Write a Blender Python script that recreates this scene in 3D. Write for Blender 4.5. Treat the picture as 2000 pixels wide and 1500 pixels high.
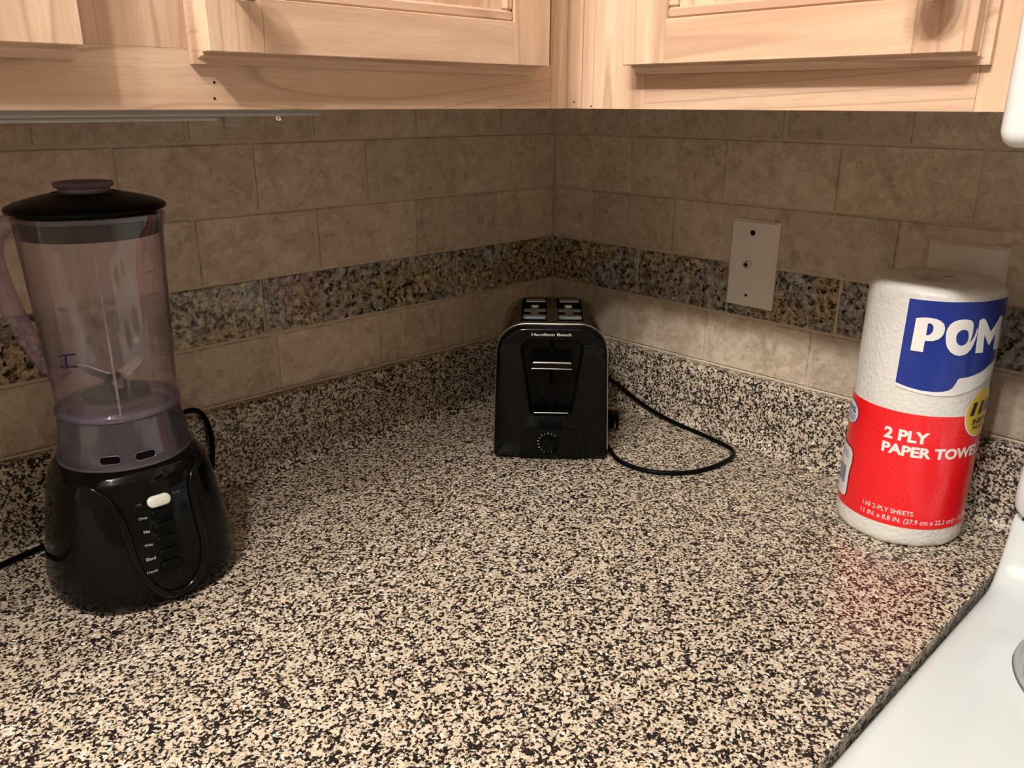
import bpy, bmesh, math, random
from mathutils import Vector, Matrix
from mathutils.geometry import tessellate_polygon
random.seed(7)
R = math.radians
C = bpy.context.scene.collection
for o in list(bpy.data.objects): bpy.data.objects.remove(o)

# ------------------------------------------------------------------ camera
cam = bpy.data.cameras.new('camera'); camo = bpy.data.objects.new('camera', cam); C.objects.link(camo)
cam.sensor_width = 36; cam.lens = 36*1596.3/2000; cam.clip_start = .02
ya, pt, ro = R(46.3646), R(18.9317), R(.1351)
fw = Vector((math.cos(ya)*math.cos(pt), math.sin(ya)*math.cos(pt), -math.sin(pt)))
rt = Vector((math.sin(ya), -math.cos(ya), 0)); up = rt.cross(fw)
r2 = rt*math.cos(ro)+up*math.sin(ro); u2 = up*math.cos(ro)-rt*math.sin(ro)
M = Matrix((r2, u2, -fw)).transposed().to_4x4(); M.translation = Vector((-.9666, -.9179, .4548))
camo.matrix_world = M
bpy.context.scene.camera = camo

# ------------------------------------------------------------------ light, exposure
sc = bpy.context.scene
sc.view_settings.view_transform = 'Standard'; sc.view_settings.look = 'None'
sc.view_settings.gamma = 1; sc.view_settings.exposure = 0.13
sc.cycles.max_bounces = 10; sc.cycles.transparent_max_bounces = 24
w = bpy.data.worlds.new('world'); sc.world = w; w.use_nodes = True
w.node_tree.nodes['Background'].inputs[0].default_value = (1, .93, .85, 1)
w.node_tree.nodes['Background'].inputs[1].default_value = .05
def lamp(x, y, z, p, rad, col):
    l = bpy.data.lights.new('kitchen_lamp', 'POINT'); l.energy = p; l.shadow_soft_size = rad; l.color = col
    o = bpy.data.objects.new('kitchen_lamp', l); o.location = (x, y, z); C.objects.link(o)
WARM = (1, .96, .905)                        # a row of three bulbs under the kitchen ceiling
lamp(-1.67, -.55, 1.66, 42, .042, WARM)
lamp(-1.67, -.84, 1.66, 46, .042, WARM)
lamp(-1.67, -1.14, 1.66, 46, .042, WARM)

# ------------------------------------------------------------------ helpers
Z0 = .012                                   # height of the counter surface
def empty(name, loc, rz=0, label=None, cat=None, group=None):
    o = bpy.data.objects.new(name, None); C.objects.link(o); o.location = loc; o.rotation_euler = (0, 0, rz)
    o.empty_display_size = .02
    if label: o['label'] = label; o['category'] = cat
    if group: o['group'] = group
    return o
def obj(name, bm, mat, parent=None, smooth=None, label=None, kind=None):
    bmesh.ops.recalc_face_normals(bm, faces=bm.faces)
    me = bpy.data.meshes.new(name); bm.to_mesh(me); bm.free()
    o = bpy.data.objects.new(name, me); C.objects.link(o)
    me.materials.append(mat)
    if smooth is not None:
        me.shade_smooth()
        if smooth < 180: me.set_sharp_from_angle(angle=R(smooth))
    if parent: o.parent = parent
    if label: o['label'] = label
    if kind: o['kind'] = kind
    return o
def box(bm, x0, x1, y0, y1, z0, z1, bev=0, seg=1):
    b = bmesh.new()
    v = [b.verts.new(p) for p in ((x0,y0,z0),(x1,y0,z0),(x1,y1,z0),(x0,y1,z0),(x0,y0,z1),(x1,y0,z1),(x1,y1,z1),(x0,y1,z1))]
    for f in ((3,2,1,0),(4,5,6,7),(0,1,5,4),(1,2,6,5),(2,3,7,6),(3,0,4,7)): b.faces.new([v[i] for i in f])
    if bev: bmesh.ops.bevel(b, geom=b.edges[:], offset=bev, segments=seg, affect='EDGES', profile=.5)
    merge(bm, b); return bm
def merge(bm, b, mat=None):
    m = {}
    for v in b.verts: m[v] = bm.verts.new(mat @ v.co if mat else v.co)
    for f in b.faces:
        try: bm.faces.new([m[v] for v in f.verts])
        except ValueError: pass
    b.free()
def bx(*a, **k): return box(bmesh.new(), *a, **k)
def loft(rings, cap0=True, cap1=True, closed=True, bm=None):
    bm = bm or bmesh.new()
    V = [[bm.verts.new(p) for p in r] for r in rings]
    n = len(V[0])
    for a, b in zip(V, V[1:]):
        for i in range(n if closed else n-1):
            j = (i+1) % n
            bm.faces.new((a[i], a[j], b[j], b[i]))
    if cap0: bm.faces.new(V[0][::-1])
    if cap1: bm.faces.new(V[-1])
    return bm
def circ(r, z, n=48, e=2.0, cx=0, cy=0):
    out = []
    for i in range(n):
        t = 2*math.pi*i/n; c, s = math.cos(t), math.sin(t)
        k = (abs(c)**e+abs(s)**e)**(-1/e)
        out.append((cx+r*k*c, cy+r*k*s, z))
    return out
def lathe(prof, n=64, e=2.0, cap0=True, cap1=True, cx=0, cy=0):
    return loft([circ(r, z, n, e, cx, cy) for r, z in prof], cap0, cap1)
def smoothpath(P, k=8):
    P = [Vector(p) for p in P]; out = []
    for i in range(len(P)-1):
        a = P[max(i-1, 0)]; b = P[i]; c = P[i+1]; d = P[min(i+2, len(P)-1)]
        for j in range(k):
            t = j/k
            out.append(.5*((2*b)+(c-a)*t+(2*a-5*b+4*c-d)*t*t+(3*b-a-3*c+d)*t**3))
    out.append(P[-1]); return out
def tube(P, r, n=8, cyc=False, bm=None, flat=1.0, upv=None):
    bm = bm or bmesh.new(); P = [Vector(p) for p in P]; N = len(P); rings = []
    prev = None
    for i, p in enumerate(P):
        t = (P[(i+1) % N]-P[i-1]) if cyc else (P[min(i+1, N-1)]-P[max(i-1, 0)])
        t.normalize()
        u = (upv.copy() if upv else Vector((0, 0, 1))) if prev is None or upv else prev
        u = u - t*u.dot(t)
        if u.length < 1e-4: u = Vector((1, 0, 0))-t*t.x
        u.normalize(); s = t.cross(u); prev = u
        rr = r[i] if isinstance(r, (list, tuple)) else r
        rings.append([p+u*rr*flat*math.sin(2*math.pi*k/n)+s*rr*math.cos(2*math.pi*k/n) for k in range(n)])
    if cyc: rings.append(rings[0])
    return loft(rings, not cyc, not cyc, bm=bm)
def rtrap(h0, h1, z0, z1, r, n=8, ct=None, rb=None, cx=0):
    """rounded trapezoid outline (x, z): half width h0 at z0, h1 at z1"""
    rb = r if rb is None else rb
    out = []
    def arc(cx_, cz, a0, a1, rr):
        for i in range(n+1):
            a = a0+(a1-a0)*i/n; out.append((cx+cx_+rr*math.cos(a), cz+rr*math.sin(a)))
    arc(h0-rb, z0+rb, -math.pi/2, 0, rb); arc(h1-r, z1-r, 0, math.pi/2, r)
    arc(-h1+r, z1-r, math.pi/2, math.pi, r); arc(-h0+rb, z0+rb, math.pi, 1.5*math.pi, rb)
    return out
def cut(o, cutters):
    for c in cutters:
        m = o.modifiers.new('cut', 'BOOLEAN'); m.operation = 'DIFFERENCE'; m.object = c; m.solver = 'EXACT'
    bpy.context.view_layer.update()
    dg = bpy.context.evaluated_depsgraph_get()
    me = bpy.data.meshes.new_from_object(o.evaluated_get(dg))
    o.modifiers.clear(); old = o.data; o.data = me
    me.shade_smooth(); me.set_sharp_from_angle(angle=R(35))
    for c in cutters: bpy.data.objects.remove(c)
def text_bm(body, x0, x1, y0, y1, bold=0.0, shear=0.0, step=None):
    """lettering as flat 2-D geometry fitted to a box, cut into strips so it can wrap"""
    cu = bpy.data.curves.new('t', 'FONT'); cu.body = body; cu.size = 1; cu.offset = bold; cu.shear = shear; cu.resolution_u = 3
    o = bpy.data.objects.new('t', cu); C.objects.link(o); bpy.context.view_layer.update()
    me = bpy.data.meshes.new_from_object(o.evaluated_get(bpy.context.evaluated_depsgraph_get()))
    b = bmesh.new(); b.from_mesh(me); bpy.data.objects.remove(o); bpy.data.meshes.remove(me)
    xs = [v.co.x for v in b.verts]; ys = [v.co.y for v in b.verts]
    ya_, yb_ = min(ys), max(ys)
    sx = (x1-x0)/(max(xs)-min(xs)); sy = (y1-y0)/(yb_-ya_); mx = min(xs)
    for v in b.verts: v.co = Vector((x0+(v.co.x-mx)*sx, y0+(v.co.y-ya_)*sy, 0))
    if step: strips(b, step)
    return b
def strips(b, step):
    xs = [v.co.x for v in b.verts]; x = min(xs)+step
    while x < max(xs):
        bmesh.ops.bisect_plane(b, geom=b.verts[:]+b.edges[:]+b.faces[:], plane_co=(x, 0, 0), plane_no=(1, 0, 0))
        x += step
def poly_bm(pts, step=None, holes=()):
    b = bmesh.new(); loops = [[Vector((p[0], p[1], 0)) for p in loop] for loop in (pts,)+tuple(holes)]
    vs = [b.verts.new(p) for l in loops for p in l]
    for t in tessellate_polygon(loops):
        try: b.faces.new([vs[i] for i in t])
        except ValueError: pass
    if step: strips(b, step)
    return b
def place(b, fn):
    for v in b.verts: v.co = Vector(fn(v.co.x, v.co.y))
    return b

# ------------------------------------------------------------------ materials
def mat(name, col=(.8, .8, .8), rough=.5, metal=0, spec=.5, coat=0, coat_r=.05):
    m = bpy.data.materials.new(name); m.use_nodes = True
    p = m.node_tree.nodes['Principled BSDF']
    p.inputs['Base Color'].default_value = (*col, 1); p.inputs['Roughness'].default_value = rough
    p.inputs['Metallic'].default_value = metal; p.inputs['Specular IOR Level'].default_value = spec
    p.inputs['Coat Weight'].default_value = coat; p.inputs['Coat Roughness'].default_value = coat_r
    return m
class G:
    def __init__(s, m): s.t = m.node_tree; s.p = s.t.nodes['Principled BSDF']
    def n(s, ty, **k):
        x = s.t.nodes.new(ty)
        for a, b in k.items():
            if a in x.inputs.keys(): x.inputs[a].default_value = b
            else: setattr(x, a, b)
        return x
    def l(s, a, b): s.t.links.new(a, b)
    def coords(s, rnd=True, scale=(1, 1, 1)):
        tc = s.n('ShaderNodeTexCoord'); mp = s.n('ShaderNodeMapping'); mp.inputs['Scale'].default_value = scale
        if rnd:
            oi = s.n('ShaderNodeObjectInfo'); mu = s.n('ShaderNodeVectorMath', operation='SCALE')
            cx = s.n('ShaderNodeCombineXYZ')
            for i in range(3): s.l(oi.outputs['Random'], cx.inputs[i])
            s.l(cx.outputs[0], mu.inputs[0]); mu.inputs['Scale'].default_value = 37.
            ad = s.n('ShaderNodeVectorMath', operation='ADD'); s.l(tc.outputs['Object'], ad.inputs[0]); s.l(mu.outputs[0], ad.inputs[1])
            s.l(ad.outputs[0], mp.inputs[0])
        else: s.l(tc.outputs['Object'], mp.inputs[0])
        return mp.outputs[0]
    def ramp(s, src, stops, interp='LINEAR'):
        r = s.n('ShaderNodeValToRGB'); r.color_ramp.interpolation = interp
        e = r.color_ramp.elements
        while len(e) < len(stops): e.new(.5)
        for q, (p, c) in zip(e, stops): q.position = p; q.color = (*c, 1)
        s.l(src, r.inputs[0]); return r.outputs[0]
    def mix(s, f, a, b, mode='MIX'):
        x = s.n('ShaderNodeMix', data_type='RGBA', blend_type=mode)
        for i, v in ((0, f), (6, a), (7, b)):
            if hasattr(v, 'is_linked'): s.l(v, x.inputs[i])
            else: x.inputs[i].default_value = v if i == 0 else (*v, 1)
        return x.outputs[2]
    def noise(s, vec, sc, det=2, rough=.5, dist=0):
        x = s.n('ShaderNodeTexNoise'); x.inputs['Scale'].default_value = sc; x.inputs['Detail'].default_value = det
        x.inputs['Roughness'].default_value = rough; x.inputs['Distortion'].default_value = dist
        if vec: s.l(vec, x.inputs['Vector'])
        return x.outputs[0]
    def bump(s, h, dist=.001, st=1):
        b = s.n('ShaderNodeBump'); b.inputs['Distance'].default_value = dist; b.inputs['Strength'].default_value = st
        s.l(h, b.inputs['Height']); s.l(b.outputs[0], s.p.inputs['Normal']); return b

def m_travertine():
    m = mat('travertine', rough=.42, spec=.45); g = G(m); v = g.coords()
    a = g.ramp(g.noise(v, 22, 6, .65, .6), [(.30, (.37, .295, .22)), (.48, (.48, .395, .30)), (.64, (.57, .485, .385))])
    b = g.noise(v, 70, 9, .75, .5)
    c = g.mix(g.ramp(b, [(.46, (0, 0, 0)), (.62, (1, 1, 1))]), a, (.64, .56, .455))
    c = g.mix(g.ramp(g.noise(v, 75, 9, .78, .6), [(.36, (.62, .62, .62)), (.48, (0, 0, 0))]), c, (.28, .215, .155))
    ve = g.n('ShaderNodeTexVoronoi', feature='DISTANCE_TO_EDGE'); ve.inputs['Scale'].default_value = 38
    wv = g.n('ShaderNodeVectorMath', operation='MULTIPLY_ADD'); wv.inputs[1].default_value = (.03,)*3
    nn = g.n('ShaderNodeTexNoise'); nn.inputs['Scale'].default_value = 45; g.l(v, nn.inputs['Vector']); g.l(nn.outputs[1], wv.inputs[0]); g.l(v, wv.inputs[2])
    g.l(wv.outputs[0], ve.inputs['Vector'])
    vein = g.ramp(ve.outputs['Distance'], [(0, (.16, .16, .16)), (.06, (0, 0, 0))])
    c = g.mix(vein, c, (.62, .54, .44))
    oi = g.n('ShaderNodeObjectInfo'); tone = g.ramp(oi.outputs['Random'], [(0, (.86, .85, .84)), (.5, (1, .98, .96)), (1, (1.08, 1.05, 1.0))])
    g.l(g.mix(1, c, tone, 'MULTIPLY'), g.p.inputs['Base Color'])
    g.bump(b, .0006, .7); return m
def m_granite():
    m = mat('gold_granite', rough=.16, spec=.5); g = G(m); v = g.coords()
    n1 = g.noise(v, 135, 5, .65, .5)
    base = g.ramp(n1, [(.36, (.018, .014, .012)), (.43, (.12, .085, .045)), (.50, (.31, .235, .125)), (.58, (.45, .37, .24)), (.68, (.60, .54, .44))])
    big = g.ramp(g.noise(v, 11, 2), [(.44, (0, 0, 0)), (.60, (1, 1, 1))])
    alt = g.ramp(g.noise(v, 130, 5, .65, .4), [(.38, (.03, .027, .027)), (.47, (.22, .20, .18)), (.56, (.38, .36, .33)), (.66, (.56, .53, .48))])
    c = g.mix(big, base, alt)
    rust = g.ramp(g.noise(v, 17, 2), [(.66, (0, 0, 0)), (.74, (.6, .6, .6))])
    c = g.mix(rust, c, (.24, .10, .05))
    bl = g.ramp(g.noise(v, 150, 3, .6), [(.38, (1, 1, 1)), (.42, (0, 0, 0))])
    c = g.mix(bl, c, (.012, .010, .010))
    g.l(c, g.p.inputs['Base Color']); return m
def m_laminate():
    m = mat('speckled_laminate', rough=.3, spec=.5); g = G(m); v = g.coords(False)
    wob = g.n('ShaderNodeTexNoise'); wob.inputs['Scale'].default_value = 420; wob.inputs['Detail'].default_value = 1; g.l(v, wob.inputs['Vector'])
    ma = g.n('ShaderNodeVectorMath', operation='MULTIPLY_ADD'); ma.inputs[1].default_value = (.0034,)*3
    g.l(wob.outputs[1], ma.inputs[0]); g.l(v, ma.inputs[2])
    vo = g.n('ShaderNodeTexVoronoi'); vo.inputs['Scale'].default_value = 480; g.l(ma.outputs[0], vo.inputs['Vector'])
    sp = g.n('ShaderNodeSeparateColor'); g.l(vo.outputs['Color'], sp.inputs[0])
    cl_ = g.n('ShaderNodeMath', operation='MULTIPLY_ADD'); g.l(g.noise(v, 95, 2), cl_.inputs[0]); cl_.inputs[1].default_value = .9; g.l(sp.outputs[0], cl_.inputs[2])
    c = g.ramp(cl_.outputs[0], [(0, (.012, .010, .010)), (.78, (.026, .019, .016)), (.87, (.14, .10, .070)), (.92, (.45, .38, .295)), (1.0, (.54, .46, .355))], 'CONSTANT')
    tone = g.ramp(sp.outputs[1], [(0, (.80, .78, .76)), (.35, (1, 1, 1)), (.86, (1.12, 1.10, 1.02)), (.945, (1.5, 1.6, 1.75))], 'CONSTANT')
    g.l(g.mix(1, c, tone, 'MULTIPLY'), g.p.inputs['Base Color'])
    g.bump(g.noise(v, 260, 2), .0004, .5); return m
def m_oak(name, axis, cath=False):
    """pale oak; fibres along axis"""
    m = mat(name, rough=.38, spec=.4, coat=.15, coat_r=.25); g = G(m)
    s = [1, 1, 1]; s['xyz'.index(axis)] = .07
    v = g.coords(True, s)
    a = g.ramp(g.noise(v, 38, 3, .55, .3), [(.30, (.49, .315, .215)), (.48, (.61, .425, .300)), (.66, (.70, .53, .39))])
    f = g.noise(v, 520, 3, .6)
    c = g.mix(g.ramp(f, [(.42, (.35, .35, .35)), (.52, (0, 0, 0))]), a, (.50, .33, .22))
    # growth rings
    s2 = [1, 1, 1]; s2['xyz'.index(axis)] = .22 if cath else .05
    v2 = g.coords(True, s2)
    wv = g.n('ShaderNodeTexNoise'); wv.inputs['Scale'].default_value = 9; wv.inputs['Detail'].default_value = 1; g.l(v2, wv.inputs['Vector'])
    mu = g.n('ShaderNodeMath', operation='MULTIPLY'); g.l(wv.outputs[0], mu.inputs[0]); mu.inputs[1].default_value = 16
    fr = g.n('ShaderNodeMath', operation='FRACT'); g.l(mu.outputs[0], fr.inputs[0])
    ring = g.ramp(fr.outputs[0], [(0, (.0, .0, .0)), (.80, (.10, .10, .10)), (.93, (.85, .85, .85)), (1, (0, 0, 0))])
    c = g.mix(ring, c, (.44, .28, .19))
    oi = g.n('ShaderNodeObjectInfo'); tone = g.ramp(oi.outputs['Random'], [(0, (.95, .92, .92)), (1, (1.04, 1.03, 1.0))])
    g.l(g.mix(1, c, tone, 'MULTIPLY'), g.p.inputs['Base Color'])
    g.bump(f, .0002, .4); return m
def m_clear(name, tint, haze, hazecol, rough=.06, blur=0):
    m = bpy.data.materials.new(name); m.use_nodes = True; t = m.node_tree; t.nodes.clear()
    o = t.nodes.new('ShaderNodeOutputMaterial'); tr = t.nodes.new('ShaderNodeBsdfTransparent'); tr.inputs[0].default_value = (*tint, 1)
    gl = t.nodes.new('ShaderNodeBsdfGlossy'); gl.inputs['Roughness'].default_value = rough
    df = t.nodes.new('ShaderNodeBsdfDiffuse'); df.inputs[0].default_value = (*hazecol, 1)
    lw = t.nodes.new('ShaderNodeLayerWeight'); lw.inputs[0].default_value = .5
    pw = t.nodes.new('ShaderNodeMath'); pw.operation = 'POWER'; t.links.new(lw.outputs['Facing'], pw.inputs[0]); pw.inputs[1].default_value = 4.5
    fr = t.nodes.new('ShaderNodeMath'); fr.operation = 'MULTIPLY_ADD'; t.links.new(pw.outputs[0], fr.inputs[0]); fr.inputs[1].default_value = .42; fr.inputs[2].default_value = .065
    mc = t.nodes.new('ShaderNodeMix'); mc.data_type = 'RGBA'; mc.inputs[6].default_value = (*tint, 1); mc.inputs[7].default_value = (*[c**5*.9 for c in tint], 1)
    pc = t.nodes.new('ShaderNodeMath'); pc.operation = 'POWER'; t.links.new(lw.outputs['Facing'], pc.inputs[0]); pc.inputs[1].default_value = 3
    t.links.new(pc.outputs[0], mc.inputs[0]); t.links.new(mc.outputs[2], tr.inputs[0])
    m1 = t.nodes.new('ShaderNodeMixShader'); m1.inputs[0].default_value = haze
    m2 = t.nodes.new('ShaderNodeMixShader')
    src = tr.outputs[0]
    if blur:        # moulded plastic bends and blurs what lies well behind it
        rf = t.nodes.new('ShaderNodeBsdfRefraction'); rf.inputs['IOR'].default_value = 1.07; rf.inputs['Roughness'].default_value = .42
        t.links.new(mc.outputs[2], rf.inputs[0]); m0 = t.nodes.new('ShaderNodeMixShader'); m0.inputs[0].default_value = blur
        t.links.new(tr.outputs[0], m0.inputs[1]); t.links.new(rf.outputs[0], m0.inputs[2]); src = m0.outputs[0]
    t.links.new(src, m1.inputs[1]); t.links.new(df.outputs[0], m1.inputs[2])
    t.links.new(fr.outputs[0], m2.inputs[0]); t.links.new(m1.outputs[0], m2.inputs[1]); t.links.new(gl.outputs[0], m2.inputs[2])
    t.links.new(m2.outputs[0], o.inputs[0]); return m
TRAV, GRAN, LAM = m_travertine(), m_granite(), m_laminate()
OAKX, OAKY, OAKZ, OAKXC = m_oak('oak_x', 'x'), m_oak('oak_y', 'y'), m_oak('oak_z', 'z'), m_oak('oak_cathedral', 'x', True)
GROUT = mat('grout', (.56, .475, .355), .85)
gg = G(GROUT); gg.bump(gg.noise(gg.coords(False), 900, 3), .0005)
CAULK = mat('caulk', (.62, .53, .41), .6)
PAINT = mat('wall_paint', (.62, .56, .48), .8); CEIL = mat('ceiling_paint', (.70, .67, .63), .9); FLOORM = mat('floor_vinyl', (.34, .25, .17), .5)
BLACK = mat('black_plastic', (.0025, .0025, .0025), .08, spec=.17)
BLACK2 = mat('black_plastic_satin', (.003, .003, .003), .30, spec=.06)
BLACK3 = mat('black_rubber', (.012, .012, .012), .5)
SHELL = mat('smoked_metal', (.20, .165, .135), .13, metal=1)
CHROME = mat('chrome', (.85, .85, .84), .08, metal=1)
STEEL = mat('steel', (.60, .63, .64), .28, metal=1)
WHITEP = mat('white_button', (.66, .66, .60), .35)
PLATE = mat('ivory_plate', (.74, .67, .61), .35)
ENAMEL = mat('white_enamel', (.58, .62, .63), .12, spec=.5)
APPL = mat('white_appliance', (.68, .70, .70), .3)
INK = mat('white_print', (.55, .55, .53), .5)
HOLE = mat('hole_dark', (.004, .003, .003), .8, spec=.03)
JAR = m_clear('purple_clear_plastic', (.955, .905, .955), .06, (.62, .53, .60), rough=.035)
JARB = m_clear('purple_blurred_back', (.955, .905, .955), .08, (.62, .53, .60), rough=.05, blur=.9)
JARD = m_clear('purple_clear_thick', (.74, .69, .80), .16, (.42, .36, .52))

# ------------------------------------------------------------------ setting
def structure(name, bm, m):
    return obj(name, bm, m, kind='structure')
wl = structure('wall_left', bx(-3.6, .12, .008, .12, -.9, 1.85), PAINT)
wr = structure('wall_right', bx(.008, .12, -3.6, .008, -.9, 1.85), PAINT)
FARP = mat('far_wall_paint', (.34, .30, .25), .8)
structure('wall_front', bx(-3.6, .12, -3.72, -3.6, -.9, 1.85), FARP)
structure('wall_back', bx(-3.72, -3.6, -3.72, .12, -.9, 1.85), FARP)
structure('floor', bx(-3.72, .12, -3.72, .12, -1.0, -.9), FLOORM)
structure('ceiling', bx(-3.72, .12, -3.72, .12, 1.85, 1.9), CEIL)
obj('grout', bx(-1.62, .0068, .0018, .0082, .100, .50), GROUT, wl)
obj('grout', bx(.0018, .0082, -1.62, .0017, .100, .50), GROUT, wr)
ZL = [.107, .1831, .2538, .332, .4128, .491]
W = .155
def row(side, z0, z1, off, width, m, nm, L=1.6):
    g = .0014 if nm == 'tile' else .0017
    edges = [0.0]
    x = off
    while x < L: edges.append(x); x += width
    edges.append(L)
    for a, b in zip(edges, edges[1:]):
        if b-a < .004: continue
        bm = bmesh.new()
        dz = random.uniform(-.0006, .0006); f = random.uniform(-.0005, .0003)
        g0, g1 = (g if a > 0 else .0016), g
        jx = random.uniform(-.0005, .0005)
        if side == 'L': box(bm, -(b-g1)+jx, -(a+g0), f, .0045, z0+g, z1-g+dz*.3)
        else: box(bm, f, .0045, -(b-g1)+jx, -(a+g0), z0+g, z1-g+dz*.3)
        # soften the front edges, as tumbled stone or cut granite
        def front(e): return all((abs(v.co.y-f) if side == 'L' else abs(v.co.x-f)) < 1e-5 for v in e.verts)
        es = [e for e in bm.edges if front(e)]
        if nm == 'tile':
            bmesh.ops.bevel(bm, geom=es, offset=.0016, segments=2, affect='EDGES')
            for v in bm.verts:
                k = .00035
                v.co.z += random.uniform(-k, k)
                if side == 'L': v.co.x += random.uniform(-k, k)
                else: v.co.y += random.uniform(-k, k)
        else: bmesh.ops.bevel(bm, geom=es, offset=.0005, segments=1, affect='EDGES')
        obj(nm, bm, m, wl if side == 'L' else wr, smooth=30)
row('L', ZL[0], ZL[1], .036, W, TRAV, 'tile'); row('R', ZL[0], ZL[1], .1471, W, TRAV, 'tile')
row('L', ZL[1], ZL[2], .2022, .31, GRAN, 'granite_tile'); row('R', ZL[1], ZL[2], .1736, .31, GRAN, 'granite_tile')
row('L', ZL[2], ZL[3], .1216, W, TRAV, 'tile'); row('R', ZL[2], ZL[3], .0803, W, TRAV, 'tile')
row('L', ZL[3], ZL[4], .0438, W, TRAV, 'tile'); row('R', ZL[3], ZL[4], .1558, W, TRAV, 'tile')
row('L', ZL[4], ZL[5], .1164, W, TRAV, 'tile'); row('R', ZL[4], ZL[5], .0787, W, TRAV, 'tile')

# ------------------------------------------------------------------ countertop
ct = empty('countertop', (0, 0, Z0), 0, 'glossy beige and black speckled laminate counter running around the wall corner', 'countertop')
YE = -.733
b = bmesh.new()
pts = [(-.004, -.004), (-2.2, -.004), (-2.2, -.65), (-.65, -.65), (-.65, YE), (-.004, YE)]
lo = [b.verts.new((x, y, -.038)) for x, y in pts]; hi = [b.verts.new((x, y, 0)) for x, y in pts]
b.faces.new(hi); b.faces.new(lo[::-1])
for i in range(6): b.faces.new((lo[i], lo[(i+1) % 6], hi[(i+1) % 6], hi[i]))
fe = [e for e in b.edges if all(v.co.z == 0 for v in e.verts) and
      ({tuple(round(c, 3) for c in v.co[:2]) for v in e.verts} in ({(-2.2, -.65), (-.65, -.65)}, {(-.65, -.65), (-.65, YE)}))]
bmesh.ops.bevel(b, geom=fe, offset=.008, segments=3, affect='EDGES')
obj('worktop', b, LAM, ct, smooth=40)
# coved backsplash swept round the corner
prof = [(.0005, -.004), (.0005, .0948), (.012, .0955), (.0165, .0945), (.0190, .0915), (.0200, .087), (.0200, .016)]
for i in range(1, 7):
    a = i/6*math.pi/2
    prof.append((.0200+.013*(1-math.cos(a)), .016+.0003-.0160*math.sin(a)))
prof.append((.033, -.004))
obj('backsplash', loft([[(-2.2, -d, z) for d, z in prof], [(-d, -d, z) for d, z in prof]]), LAM, ct, smooth=40)
obj('backsplash', loft([[(-d, -d, z) for d, z in prof], [(-d, YE, z) for d, z in prof]]), LAM, ct, smooth=40)
b = tube([(-1.6, -.0012, .0958), (-.0015, -.0012, .0958), (-.0015, YE, .0958)], .0016, 6)
obj('caulk_line', b, CAULK, ct, smooth=60, label='cream caulk line along the top of the backsplash')
b = bx(-.645, -.004, YE-.0012, YE, -.036, -.0008)
obj('end_strip', b, LAM, ct)

# ------------------------------------------------------------------ upper cabinets
ZC = .450
def bevel_door(name, parent, horiz, a0, a1, bev_low, bev_high, knob_at, lipw=.0065, stile=.046, face=-.32):
    """door on a run; a0<a1 along the run axis; horiz 'x' (faces -y) or 'y' (faces -x)"""
    d = empty(name, (0, 0, 0)); d.parent = parent
    zb, zt = .4805, 1.15; t0, t1, t2 = face, face-.011, face-.024
    OH = OAKX if horiz == 'x' else OAKY
    def B(u0, u1, w0, w1, z0, z1, bev=0, bm=None):
        bm = bm or bmesh.new()
        if horiz == 'x': return box(bm, u0, u1, w0, w1, z0, z1, bev)
        return box(bm, w0, w1, u0, u1, z0, z1, bev)
    # inset of the front arris where the edge is shaped as a finger pull
    lo_, hi_ = (lipw if bev_low else .0), (lipw if bev_high else .0)
    zf = .4880
    f0, f1 = a0+lo_, a1-hi_
    obj('stile', B(f0, f0+stile-lo_, t2, t1, zf, zt, .0006), OAKZ, d)
    obj('stile', B(f1-stile+hi_, f1, t2, t1, zf, zt, .0006), OAKZ, d)
    obj('rail', B(f0+stile-lo_, f1-stile+hi_, t2, t1, zf, .5240, .0005), OH, d)
    obj('rail', B(f0+stile-lo_, f1-stile+hi_, t2, t1, zt-.05, zt, .0005), OH, d)
    # bead round the panel
    i0, i1 = a0+stile, a1-stile; bw = .009
    def bead(u0, u1, z0, z1, vert):
        bm = bmesh.new(); n = 5
        return B(u0, u1, t2+.0015, t1, z0, z1, .0018)
    obj('bead', bead(i0, i1, .5240, .5240+bw, 0), OH, d)
    obj('bead', bead(i0, i0+bw, .5240+bw, zt-.05, 1), OAKZ, d)
    obj('bead', bead(i1-bw, i1, .5240+bw, zt-.05, 1), OAKZ, d)
    obj('panel', B(i0+bw, i1-bw, t2+.0065, t1, .5240+bw, zt-.05), OAKZ, d)
    # back slab with rounded lip
    bm = B(a0, a1, t1-.0002, t0-.0004, zb, zt)
    es = []
    for e in bm.edges:
        q = [(v.co.y if horiz == 'x' else v.co.x) for v in e.verts]; u = [(v.co.x if horiz == 'x' else v.co.y) for v in e.verts]; zz = [v.co.z for v in e.verts]
        if max(q) < t1+.001:
            if max(zz) < zb+1e-4 or (bev_low and max(u) < a0+1e-4) or (bev_high and min(u) > a1-1e-4): es.append(e)
    bmesh.ops.bevel(bm, geom=es, offset=.0055, segments=3, affect='EDGES')
    obj('lip', bm, OH, d, smooth=50, label='shaped finger-pull edge behind the door face')
    # knob
    if knob_at is not None:
        pr = [(.0055, 0), (.0055, .010), (.0070, .014), (.0125, .0175), (.0155, .0215), (.0150, .0265), (.0110, .0295), (.004, .0305)]
        bm = lathe(pr, 32)
        kz = .5335
        for v in bm.verts:
            x, y, z = v.co
            v.co = (knob_at+x, t2-z, kz+y) if horiz == 'x' else (t2-z, knob_at+x, kz+y)
        obj('knob', bm, CHROME, d, smooth=50, label='round chrome knob')
    return d
cl = empty('wall_cabinet', (0, 0, 0), 0, 'pale oak upper cabinet with two doors on the left wall above the blender', 'cabinet')
obj('carcass', bx(-1.60, -.302, -.301, -.002, ZC+.012, 1.20), OAKX, cl)
obj('bottom_rail', bx(-1.60, -.345, -.32, -.302, ZC, .4905, .0005), OAKXC, cl)
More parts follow.
